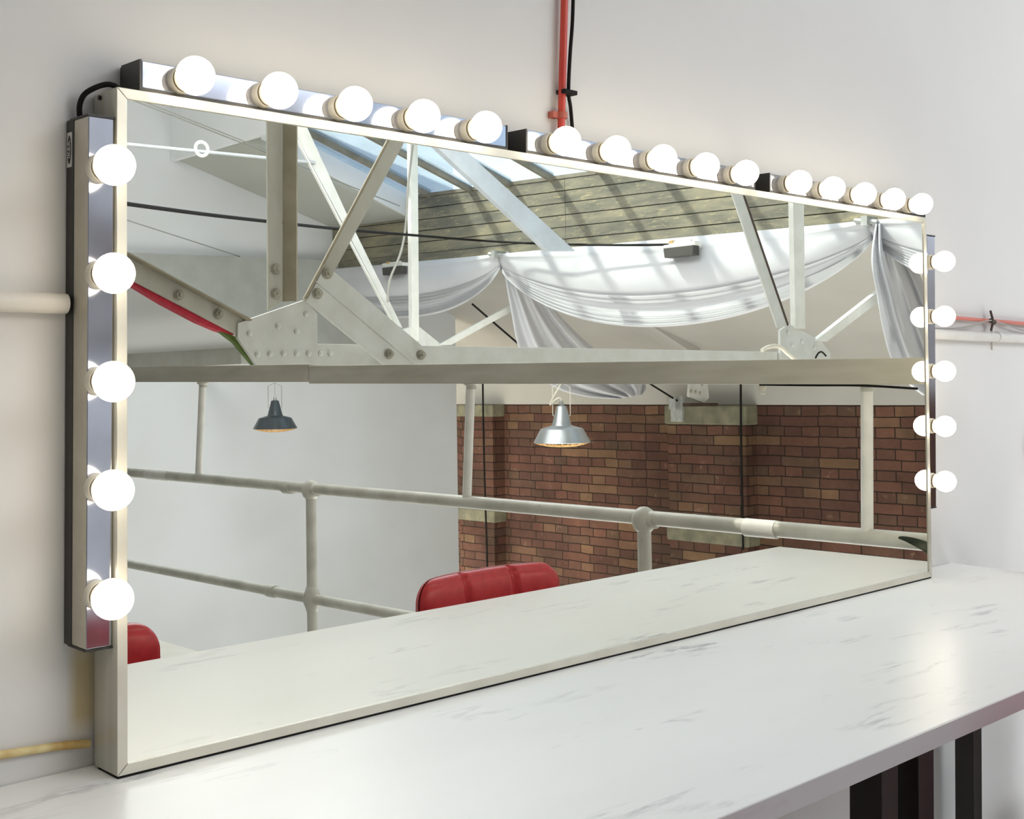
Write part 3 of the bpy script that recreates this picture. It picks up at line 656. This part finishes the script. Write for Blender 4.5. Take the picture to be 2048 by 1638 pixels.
# right-hand node
g2 = plate([(1562, 660), (1580, 648), (1618, 668), (1644, 682), (1662, 706), (1662, 735), (1562, 735)], Y1 + .012, .02, 'gusset_plate', 'steel_white', T1)
for p in ((1577, 665), (1605, 683), (1585, 690), (1630, 695)): bolt(*p, Y1 + .012, .018, g2, 'rivet')
plate([(1587, 395), (1609, 398), (1612, 657), (1592, 657)], Y1 + .03, .04, 'vertical_strut', 'steel_bright', T1)
d2 = plate([(1460, 372), (1482, 372), (1577, 652), (1556, 655)], Y1 + .02, .012, 'diagonal_strut', 'steel_white', T1)
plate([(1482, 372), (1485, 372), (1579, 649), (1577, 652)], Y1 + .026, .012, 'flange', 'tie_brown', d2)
plate([(1632, 681), (1655, 683), (1815, 560), (1800, 549)], Y1 + .03, .04, 'inclined_chord', 'steel_bright', T1)
# white cable over the right-hand node
P = [mir(1525, 701, 'y', Y1 + .06), mir(1535, 695, 'y', Y1 + .06), mir(1550, 692, 'y', Y1 + .06), mir(1563, 695, 'y', Y1 + .06), mir(1575, 706, 'y', Y1 + .06), mir(1595, 722, 'y', Y1 + .06)]
tag(MB().tube(spline(P, 5), .014, 8).build('hanging_cable', 'cable_white', smooth=True), 'thick white cable bent over the chord at the truss\'s right-hand plate', 'cable')
P = [mir(1632, 716, 'y', Y1 + .06), mir(1638, 706, 'y', Y1 + .06), mir(1645, 704, 'y', Y1 + .06), mir(1653, 712, 'y', Y1 + .06)]
tag(MB().tube(spline(P, 5), .006, 8).build('hanging_cable', 'black_rubber', smooth=True), 'short black wire curling up beside the truss\'s right-hand plate', 'cable')

# red and green straps under the inclined chord
def ribbon(px, y, th, nm, mt):
    return MB().prism([mir(p[0], p[1], 'y', y) for p in px], (0, -th, 0)).build(nm, mt)
tag(ribbon([(200, 518), (470, 664), (468, 670), (440, 662), (400, 645), (330, 608), (262, 567), (200, 534)], Y1 - .016, .05, 'webbing_strap', 'red_strap'), 'red webbing strap stretched under the inclined truss chord', 'strap')
tag(ribbon([(438, 660), (455, 664), (478, 678), (520, 733), (512, 734), (472, 686)], Y1 - .02, .03, 'webbing_strap', 'green_strap'), 'green strap edge along the riveted plate\'s lower left side', 'strap')

Y2 = -6.1
T2 = empty('roof_truss', (8.2, Y2, 1.6), 'farther white steel roof truss, ending on the brick pier', 'truss', 'white steel roof trusses')
a, b2 = mir(650, 715, 'y', Y2), mir(1385, 772, 'y', Y2)
MB().hexa([(a.x, Y2, 1.46), (11.0, Y2, 1.30), (11.0, Y2, 1.38), (a.x, Y2, 1.56)], [(a.x, Y2 - .03, 1.46), (11.0, Y2 - .03, 1.30), (11.0, Y2 - .03, 1.38), (a.x, Y2 - .03, 1.56)]).build('bottom_chord', 'steel_white', T2)
plate([(800, 660), (835, 650), (885, 690), (885, 735), (800, 735)], Y2 + .01, .02, 'gusset_plate', 'steel_white', T2)
plate([(821, 275), (836, 275), (839, 682), (825, 680)], Y2 + .03, .05, 'vertical_strut', 'steel_bright', T2)
d2 = plate([(574, 235), (606, 235), (700, 440), (806, 656), (791, 650), (686, 445)], Y2 + .02, .012, 'diagonal_strut', 'steel_white', T2)
plate([(571, 235), (574, 235), (791, 650), (789, 650)], Y2 + .05, .03, 'flange', 'steel_bright', d2)
ic2 = plate([(880, 690), (903, 690), (1044, 612), (1037, 603)], Y2 + .03, .04, 'inclined_chord', 'steel_bright', T2)
g3 = plate([(1380, 766), (1416, 766), (1419, 796), (1408, 806), (1378, 793)], Y2 + .01, .03, 'gusset_plate', 'steel_white', T2)
for p in ((1404, 769), (1382, 783), (1391, 784), (1400, 786)): bolt(*p, Y2 + .01, .02, g3, 'rivet', 'shadow_edge')
plate([(1380, 806), (1437, 806), (1437, 812), (1380, 813)], Y2 + .05, .1, 'bearing_plate', 'tie_brown', T2)
# sloping brace in front of the boards
yb_ = -4.75
tag(MB().prism([mir(868, 288, 'y', yb_), mir(918, 288, 'y', yb_), mir(1152, 502, 'y', yb_), mir(1098, 502, 'y', yb_)], (0, -.06, 0)).build('roof_brace', 'rafter_blue_grey', bevel=.004),
    'blue-grey sloping steel brace in front of the sunlit boards', 'beam')
# tie rod with ring
yr = Y2 + .035
tr_ = empty('tie_rod', mir(400, 296, 'y', yr), 'thin white tie rod with a ring, high in front of the end wall', 'rod')
MB().tube([mir(200, 283, 'y', yr), mir(630, 325, 'y', yr)], .014, 10).build('rod', 'rod_blue', tr_, smooth=True)
c = mir(402, 298, 'y', yr)
MB().tube([c + Vector((.055 * math.cos(k), .012, .055 * math.sin(k))) for k in [i * PI / 10 for i in range(21)]], .014, 8).build('ring', 'steel_bright', tr_, smooth=True)

# wires and cables across the hall
def wire(pts, r, mt, nm, lb, cat='wire', grp=None, n=4):
    tag(MB().tube(spline([mir(*p) for p in pts], n), r, 6).build(nm, mt, smooth=True), lb, cat, grp)
wire([(230, 404, 'y', -2.6), (400, 427, 'y', -3.1), (540, 443, 'y', -3.6), (700, 460, 'y', -4.6), (836, 471, 'y', -5.4), (960, 481, 'x', 7.82), (1100, 488, 'x', 7.88), (1250, 490, 'x', 7.92), (1340, 489, 'x', 7.94)], .011, 'black_rubber', 'hanging_cable', 'long black cable strung across the hall to the right floodlight', 'cable')
wire([(200, 423, 'y', -7.5), (350, 471, 'y', -8.1), (480, 513, 'y', -8.84)], .006, 'wire_thin', 'stretched_wire', 'thin wire sloping down across the end wall under the black cable')
wire([(255, 196, 'y', -7.0), (540, 308, 'y', -7.1), (800, 412, 'y', -7.2)], .006, 'wire_thin', 'stretched_wire', 'lower of two thin wires in the mirror\'s top left corner')
wire([(270, 196, 'y', -7.0), (500, 287, 'y', -7.05), (560, 310, 'y', -7.1)], .006, 'wire_thin', 'stretched_wire', 'upper of two thin wires in the mirror\'s top left corner')
wire([(826, 290, 'y', -5.9), (816, 380, 'y', -5.9), (812, 450, 'y', -5.9), (802, 505, 'y', -5.9), (780, 560, 'y', -5.9), (776, 605, 'y', -5.9)], .011, 'wire_grey', 'hanging_cable', 'grey cable hanging loosely beside the farther truss\'s upright', 'cable')
wire([(945, 608, 'y', -6.3), (1040, 690, 'y', -6.3)], .010, 'black_rubber', 'stretched_wire', 'short dark rod crossing behind the farther truss\'s inclined member', 'rod')
wire([(966, 766, 'x', 11.68), (968, 900, 'x', 11.68), (976, 1160, 'x', 11.68)], .013, 'black_rubber', 'wall_cable', 'dark cable running down the left brick pier', 'cable', n=3)
wire([(1482, 766, 'x', 11.68), (1483, 900, 'x', 11.68), (1487, 1100, 'x', 11.68)], .013, 'black_rubber', 'wall_cable', 'dark cable running down the right brick pier', 'cable', n=3)
wire([(1298, 766, 'x', 11.5), (1356, 802, 'x', 11.65)], .012, 'black_rubber', 'stretched_wire', 'dark wire slanting to the bracket above the right brick pier')
c = mir(1356, 815, 'x', 11.73)
wbk = MB().box(11.70, 11.75, c.y - .09, c.y + .09, c.z - .17, c.z + .14); wbk.box(11.62, 11.70, c.y - .05, c.y + .05, c.z - .02, c.z + .12)
tag(wbk.build('wall_bracket', 'galvanised', bevel=.006), 'pale metal bracket fixed to the right brick pier\'s top', 'bracket')

# ------------------------------------------------------------------ drapes
def XD(y): return XP - .09
def zdr(y): return 2.50 - .0247 * (y + 3.67) + .01       # top line of the drape
def swag(name, ya, yb2, dmid, dend, label, fold=7):
    P = []; nu, nv = 72, 40
    for j in range(nv + 1):
        v = j / nv; row = []
        for i in range(nu + 1):
            u = i / nu; y = ya + (yb2 - ya) * u
            s = 4 * u * (1 - u); s = s ** .8
            de = dend[0] + (dend[1] - dend[0]) * u; dep = de + (dmid - de) * s
            z = zdr(y) - dep * v
            hem = max(0, v - .62) / .38
            pl = math.sin(PI * 2 * fold * hem + 1.3 * math.sin(3 * u)) * .022 * (hem > 0) * (.35 + .65 * s)
            top = .034 if v < .15 else .012 + .012 * math.exp(-((v - .15) / .05) ** 2)
            x = XD(y) - top - .10 * s * math.sin(PI * min(v / .8, 1)) - .05 * hem * s + pl - .015 * math.sin(14 * u + 5 * v) * (1 - s)
            z += .006 * math.sin(9 * u + 3 * v) * v
            row.append((x, y, z))
        P.append(row)
    return tag(MB().grid(P).build(name, 'cloth_white', smooth='all', solid=.004), label, 'drape', 'white cloth swags under the boards')
yt1, yt2 = -2.03, -5.98
swag('cloth_swag', yt2 - .005, yt1 + .005, .74, (.15, .15), 'large central swag of white cloth between the two tied-up points')
swag('cloth_swag', -8.8, yt2 + .005, .58, (.5, .13), 'white cloth swag at the far left, beyond the truss node')
swag('cloth_swag', yt1 - .005, YW - .03, .66, (.13, .3), 'white cloth swag at the right edge of the mirror')
# pole carrying the drapes
tag(MB().tube([(XD(0) + .035, -8.8, zdr(-8.8) - .02), (XD(0) + .035, YW - .02, zdr(YW) - .02)], .024, 12).build('drape_pole', 'galvanised', smooth=True), 'pole along the boards carrying the white cloth', 'pole')
def tail(Ls, Rs, y, label, n=4):
    Lp = spline([(p[0], p[1], 0) for p in Ls], 8); Rp = spline([(p[0], p[1], 0) for p in Rs], 8); P = []
    for i in range(57):
        row = []; s = i / 56
        la, lb_ = s * (len(Lp) - 1), s * (len(Rp) - 1)
        pl_ = Lp[int(la)].lerp(Lp[min(int(la) + 1, len(Lp) - 1)], la - int(la)); pr_ = Rp[int(lb_)].lerp(Rp[min(int(lb_) + 1, len(Rp) - 1)], lb_ - int(lb_))
        for k in range(73):
            w_ = k / 72; q = pl_ * (1 - w_) + pr_ * w_
            dy = (.02 + .03 * s) * math.sin(2 * PI * n * w_ + 1.5 * math.sin(3 * s + 4 * w_)) + .008 * math.sin(2 * PI * 1.7 * n * w_ ** 1.4 + 2 * s) + .05 * math.sin(5 * w_ + 2 * s) + .12 * math.sin(PI * w_) * s
            row.append(mir(q.x, q.y, 'y', y + dy))
        P.append(row)
    return tag(MB().grid(P).build('cloth_tail', 'cloth_white', smooth='all', solid=.004), label, 'drape', 'gathered white cloth tails')
tail([(1004, 502), (1011, 560), (1022, 620), (1036, 690), (1062, 735), (1110, 775), (1170, 793), (1235, 798)], [(1052, 506), (1078, 570), (1120, 630), (1180, 690), (1235, 730), (1280, 752), (1293, 772), (1285, 790)], -6.02,
     'gathered white cloth tail hanging left of the bright pendant, from the left tied point')
tail([(1752, 448), (1744, 520), (1755, 590), (1765, 650), (1782, 715), (1810, 760), (1845, 790)], [(1782, 445), (1815, 500), (1850, 570), (1880, 640), (1915, 715), (1935, 760), (1935, 795)], -1.98,
     'gathered white cloth tail at the mirror\'s right edge, from the right tied point', 4)
# knots / clamps at the tie points
for y, lb in ((yt2, 'metal clamp where the left cloth tail is tied'), (yt1, 'metal clamp where the right cloth tail is tied')):
    m = MB().tube([(XD(0) - .06, y - .10, zdr(y) + .01), (XD(0) - .06, y + .08, zdr(y) - .02)], .018, 8); m.box(XD(0) - .10, XD(0) + .05, y - .03, y + .02, zdr(y) - .04, zdr(y) + .03)
    tag(m.build('pole_clamp', 'galvanised', smooth=True), lb, 'clamp')
# dark floodlights clipped to the pole
for px, py, lb in ((783, 541, 'small black floodlight clipped to the pole over the left swag'), (1357, 503, 'black floodlight clipped to the pole over the central swag')):
    c = mir(px, py, 'x', XD(0) - .20)
    fl = empty('floodlight', c, lb, 'floodlight')
    y, z = c.y, c.z; w2, h2 = .145, .04
    MB().hexa([(c.x, y - w2, z - h2), (c.x, y + w2, z - h2), (c.x, y + w2 + .01, z + h2), (c.x, y - w2 - .01, z + h2)], [(c.x + .09, y - w2, z - h2), (c.x + .09, y + w2, z - h2), (c.x + .09, y + w2, z + h2), (c.x + .09, y - w2, z + h2)]).build('body', 'flood_black', fl, bevel=.004)
    m = MB().box(c.x + .02, c.x + .10, y - .17, y + .16, z + h2, z + h2 + .035); m.tube([(c.x + .05, y - .21, z + h2 + .04), (c.x + .05, y + .1, z + h2 + .045)], .012, 8)
    m.build('clamp_bar', 'steel_bright', fl, bevel=.003)
    MB().box(c.x + .03, c.x + .07, y - .12, y - .08, z + h2 + .03, z + h2 + .06).build('connector', 'cage_wire', fl)

# ------------------------------------------------------------------ pendants
def pendant(y, zr, shade, label, slack):
    X = 6.5; ht = 1.46 - .05 * (y + 8.8) / 6.6 - .007 - zr; t = empty('pendant_lamp', (X, y, zr), label, 'lamp', 'industrial pendant lamps')
    R = .205
    prof = [(R, 0), (R + .004, .004), (R, .010), (.157, .098), (.150, .104), (.076, .124), (.070, .132), (.037, .262), (.030, .268), (.0, .270)]
    sh = MB().lathe(prof, (X, y, zr), (0, 0, 1), 40, caps=False).build('shade', shade, t, smooth=True)
    MB().lathe([(R - .003, .002), (.154, .096), (.08, .115), (0, .118)], (X, y, zr), (0, 0, 1), 32, caps=False).build('reflector', 'lamp_inside', sh, smooth=True)
    MB().lathe([(.018, .268), (.016, .290), (.010, .306)], (X, y, zr), (0, 0, 1), 14).build('cable_gland', 'wire_metal', t, smooth=True)
    MB().ball((X, y, zr + .055), .05, 16).build('bulb', 'pendant_glow', t, smooth='all')
    cg = MB()
    for k in range(8):
        a = PI * k / 8; dx, dy = math.cos(a), math.sin(a)
        cg.tube([(X + dx * R * .97 * s, y + dy * R * .97 * s, zr - .030 * (1 - abs(s) ** 2.2)) for s in [i / 8 - 1 for i in range(17)]], .003, 5)
    for f_ in (.45, .78):
        cg.tube([(X + R * f_ * math.cos(2 * PI * i / 24), y + R * f_ * math.sin(2 * PI * i / 24), zr - .030 * (1 - f_ ** 2.2)) for i in range(25)], .003, 5)
    cg.build('wire_guard', 'cage_wire', t, smooth=True)
    u = RT                                   # bracket seen broadside
    hang = MB(); o0 = Vector((X, y, zr)); hw = .064
    dvec = Vector((u.x, -u.y, 0))
    pts = [o0 + dvec * -.05 + Vector((0, 0, .19)), o0 + dvec * -hw + Vector((0, 0, .20)), o0 + dvec * -hw + Vector((0, 0, .405)), o0 + Vector((0, 0, .437)), o0 + dvec * hw + Vector((0, 0, .405)), o0 + dvec * hw + Vector((0, 0, .20)), o0 + dvec * .05 + Vector((0, 0, .19))]
    hang.tube(pts, .0035, 6).build('hanging_bracket', 'cable_white' if slack else 'wire_metal', t, smooth=True)
    cb = MB()
    if slack: P = [o0 + Vector((0, 0, .30)), o0 + dvec * -.012 + Vector((0, 0, .325)), o0 + dvec * -.045 + Vector((0, 0, .31)), o0 + dvec * -.083 + Vector((0, 0, .275)), o0 + dvec * -.06 + Vector((0, 0, .33)), o0 + Vector((0, 0, .437)), o0 + Vector((0, 0, ht))]
    else: P = [o0 + Vector((0, 0, .30)), o0 + Vector((0, 0, .40)), o0 + Vector((0, 0, .437)), o0 + Vector((0, 0, ht))]
    cb.tube(spline(P, 5), .006 if slack else .003, 8).build('flex', 'cable_white' if slack else 'wire_grey', t, smooth=True)
    return t
l1, l2 = mir(551, 860, 'x', 6.5), mir(1125, 888, 'x', 6.5)
pendant(l1.y, .935, 'enamel_dark', 'dark blue-grey industrial pendant lamp in front of the white end wall', False)
pendant(l2.y, .893, 'enamel_light', 'pale grey industrial pendant lamp in front of the brick wall', True)
struct(MB().hexa([(6.46, -8.8, 1.46), (6.54, -8.8, 1.46), (6.54, -2.2, 1.41), (6.46, -2.2, 1.41)], [(6.46, -8.8, 1.50), (6.54, -8.8, 1.50), (6.54, -2.2, 1.45), (6.46, -2.2, 1.45)]).build('pendant_rail', 'steel_white'))  # unseen rail the pendants hang from

# ------------------------------------------------------------------ red chairs
def chair(xc, label, zt_=.936, yb_=.645):
    yc = yb_ + .215
    t = empty('salon_chair', (xc, yc, 0), label, 'chair', 'red padded chairs')
    Wc, zb_ = .402, .50
    nx, nz = 72, 60; r = .045
    def sheet(sign):
        P = []
        for j in range(nz + 1):
            v = j / nz; vv = 1 - (1 - v) ** 1.5
            z = zb_ + (zt_ - zb_) * vv
            dz = z - (zt_ - r); hw = Wc / 2 - (r - math.sqrt(max(r * r - dz * dz, 0)) if dz > 0 else 0)
            row = []
            for i in range(nx + 1):
                e = -1 + 2 * i / nx; e = math.copysign(abs(e) ** .85, e); x = e * hw
                edge = (1 - abs(e) ** 5) ** .5; topf = (1 - max(0, (vv - .75) / .25) ** 4) ** .5
                th = .036 * (.15 + .85 * edge) * (.2 + .8 * topf)
                for gx in (-.070, .070): th -= .012 * math.exp(-((x - gx) / .007) ** 2) * (sign > 0)
                th -= .004 * math.exp(-((zt_ - z - .012) / .0025) ** 2) * (sign > 0)
                if i in (0, nx) or j == nz: th = .002
                curve = .05 * (x / (Wc / 2)) ** 2
                row.append((xc + x, yb_ + curve * .6 + sign * th, z - .005 * (x / (Wc / 2)) ** 4))
            P.append(row)
        return P
    m = MB(); m.grid(sheet(1)); m.grid([r_[::-1] for r_ in sheet(-1)])
    bmesh.ops.remove_doubles(m.bm, verts=m.bm.verts[:], dist=.0005)
    bk = m.build('backrest', 'leather_red', t, smooth='all')
    pts = [(xc - Wc / 2 + .03, yb_ + .06, .70)]
    # seat cushion
    m = MB(); prof = []
    n = 32; lay = []
    for (s, z) in ((.90, .37), (.99, .385), (1.0, .41), (.97, .435), (.85, .447), (.5, .450)):
        lay.append([(xc + .205 * s * math.copysign(abs(math.cos(2 * PI * k / n)) ** .5, math.cos(2 * PI * k / n)), yc + .015 + .20 * s * math.copysign(abs(math.sin(2 * PI * k / n)) ** .5, math.sin(2 * PI * k / n)), z) for k in range(n)])
    V = [[m.bm.verts.new(p) for p in L] for L in lay]
    for q in range(len(V) - 1):
        for k in range(n): m.bm.faces.new((V[q][k], V[q][(k + 1) % n], V[q + 1][(k + 1) % n], V[q + 1][k]))
    m.bm.faces.new(V[0][::-1]); m.bm.faces.new(V[-1])
    m.build('seat', 'leather_red', t, smooth='all')
    MB().box(xc - .03, xc + .03, yb_ - .01, yb_ + .10, .355, .37).build('back_bracket', 'chrome', t)
    MB().box(xc - .03, xc + .03, yb_ - .012, yb_ - .002, .355, .54).build('back_bracket', 'chrome', t)
    MB().lathe([(.025, .04), (.025, .37)], (xc, yc, 0), (0, 0, 1), 20).build('column', 'chrome', t, smooth=True)
    MB().lathe([(.21, 0), (.21, .012), (.18, .022), (.05, .045), (.03, .06)], (xc, yc, 0), (0, 0, 1), 36).build('base', 'chrome', t, smooth=True)
    return t
c1 = chair(1.812, 'red padded chair right of the railing post, three stitched back panels above the table edge')
c2 = chair(.868, 'red padded chair at the mirror\'s lower left corner, only its back corner showing', .929, .58)
for c_ in (c1, c2): c_['group'] = 'red padded chairs'

# ------------------------------------------------------------------ plant with one leaf reaching into the mirror
pt = empty('potted_plant', (3.06, 1.16, 0), 'dark green pointed leaf of a plant at the mirror\'s lower right edge', 'plant')
MB().lathe([(.10, 0), (.13, .30), (.135, .34), (.12, .34), (.115, .30), (0, .30)], (3.06, 1.16, 0), (0, 0, 1), 28, caps=True).build('pot', 'pot_grey', pt, smooth=True)
MB().lathe([(.117, .301), (.06, .312), (0, .314)], (3.06, 1.16, 0), (0, 0, 1), 24).build('soil', 'soil', pt, smooth=True)
tip = mir(1800, 1074, 'x', 2.735)
def leaf(pts, wd, side):
    P = []; L = spline(pts, 12)
    for i, p in enumerate(L):
        s = i / (len(L) - 1); w_ = wd * (math.sin(PI * min(1, (.12 + .88 * s))) ** .8) if s < 1 else 0
        sd = Vector(side).normalized()
        P.append([p - sd * w_ + Vector((0, 0, .012 * w_ / wd)), p + Vector((0, 0, -.004)), p + sd * w_ + Vector((0, 0, .012 * w_ / wd))])
    return MB().grid(P).build('leaf', 'leaf_green', pt, smooth='all', solid=.0015)
m1_ = mir(1857, 1100, 'x', 2.735)
leaf([(3.04, 1.17, .31), (2.98, 1.26, .62), (2.87, 1.262, .80), (2.775, 1.218, .875), (m1_.x, m1_.y, m1_.z - .002), tip], .022, (.2, .1, 1))
for a, h, rr in ((.2, .75, .16), (-.6, .82, .14), (1.0, .7, .12)):
    leaf([(3.07, 1.16, .31), (3.07 + .05 * math.cos(a), 1.16 + .03 * math.sin(a), .31 + h * .6), (3.07 + rr * math.cos(a), 1.16 + rr * math.sin(a) * .6, .31 + h * .8)], .025, (-math.sin(a), math.cos(a), 0))

# ------------------------------------------------------------------ light
w_ = bpy.data.worlds.new('sky'); sc.world = w_; w_.use_nodes = True
nt = w_.node_tree; bg = nt.nodes['Background']
sk = nt.nodes.new('ShaderNodeTexSky'); sk.sky_type = 'NISHITA'; sk.sun_disc = False; sk.sun_elevation = math.radians(50); sk.sun_rotation = math.radians(215); sk.altitude = 0
sk.dust_density = 3; sk.air_density = 1.0
nt.links.new(sk.outputs[0], bg.inputs[0]); bg.inputs[1].default_value = .45
sd = bpy.data.lights.new('sun', 'SUN'); sd.energy = 12; sd.angle = math.radians(2.4); sd.color = (1, .96, .88)
so = bpy.data.objects.new('sun', sd); col.objects.link(so)
so.rotation_euler = Vector((1, 1.44, -2.15)).to_track_quat('-Z', 'Y').to_euler(); so.location = (0, -3, 8)
def area(name, loc, target, sx_, sy_, en, colr):
    l = bpy.data.lights.new(name, 'AREA'); l.shape = 'RECTANGLE'; l.size = sx_; l.size_y = sy_; l.energy = en; l.color = colr
    o = bpy.data.objects.new(name, l); col.objects.link(o); o.location = loc
    o.rotation_euler = (Vector(target) - Vector(loc)).to_track_quat('-Z', 'Y').to_euler(); return o
area('mezzanine_fill', (2.4, -2.8, 4.25), (2.0, -2.2, 0), 3.2, 6, 150, (1, .985, .96))  # added fill over the mezzanine, no such fixture known
area('end_wall_fill', (4.4, -3.6, 4.2), (5.6, -8.8, 2.6), 2.5, 1.2, 95, (.98, .99, 1))  # added fill to lift the upper end wall
area('hall_top_fill', (4.7, -2.4, 4.25), (4.7, -1.6, 0), 2.2, 7, 170, (.78, .87, 1))  # added cool fill from above the hall, not a fixture
area('hall_bounce_fill', (6.8, -2.8, -2.9), (7.0, -3.4, 5), 5, 6, 355, (.97, .98, 1))  # added upward fill, acts like bounce off a bright hall floor

sl = bpy.data.lights.new('sun_patch_spot', 'SPOT'); sl.energy = 420; sl.spot_size = math.radians(1.75); sl.spot_blend = .25; sl.shadow_soft_size = .004; sl.color = (1, .98, .94)  # added lamp that stands in for a patch of sun on the rail
so = bpy.data.objects.new('sun_patch_spot', sl); col.objects.link(so); so.location = (1.2, -1.5, 4.2)
so.rotation_euler = (Vector((2.765, mir(1524, 1052, 'x', 2.78).y, .945)) - Vector(so.location)).to_track_quat('-Z', 'Y').to_euler()

# ------------------------------------------------------------------ camera
cd = bpy.data.cameras.new('camera'); co = bpy.data.objects.new('camera', cd); col.objects.link(co)
cd.sensor_width = 36; cd.sensor_fit = 'HORIZONTAL'; cd.lens = F_PX / 2048 * 36; cd.shift_y = SHIFT / 2048
cd.clip_start = .02; cd.clip_end = 200
M3 = Matrix((RT, U2, -F2)).transposed(); co.matrix_world = Matrix.Translation(CAM) @ M3.to_4x4()
sc.camera = co
sc.view_settings.view_transform = 'Standard'; sc.view_settings.look = 'None'; sc.view_settings.exposure = 0; sc.view_settings.gamma = 1
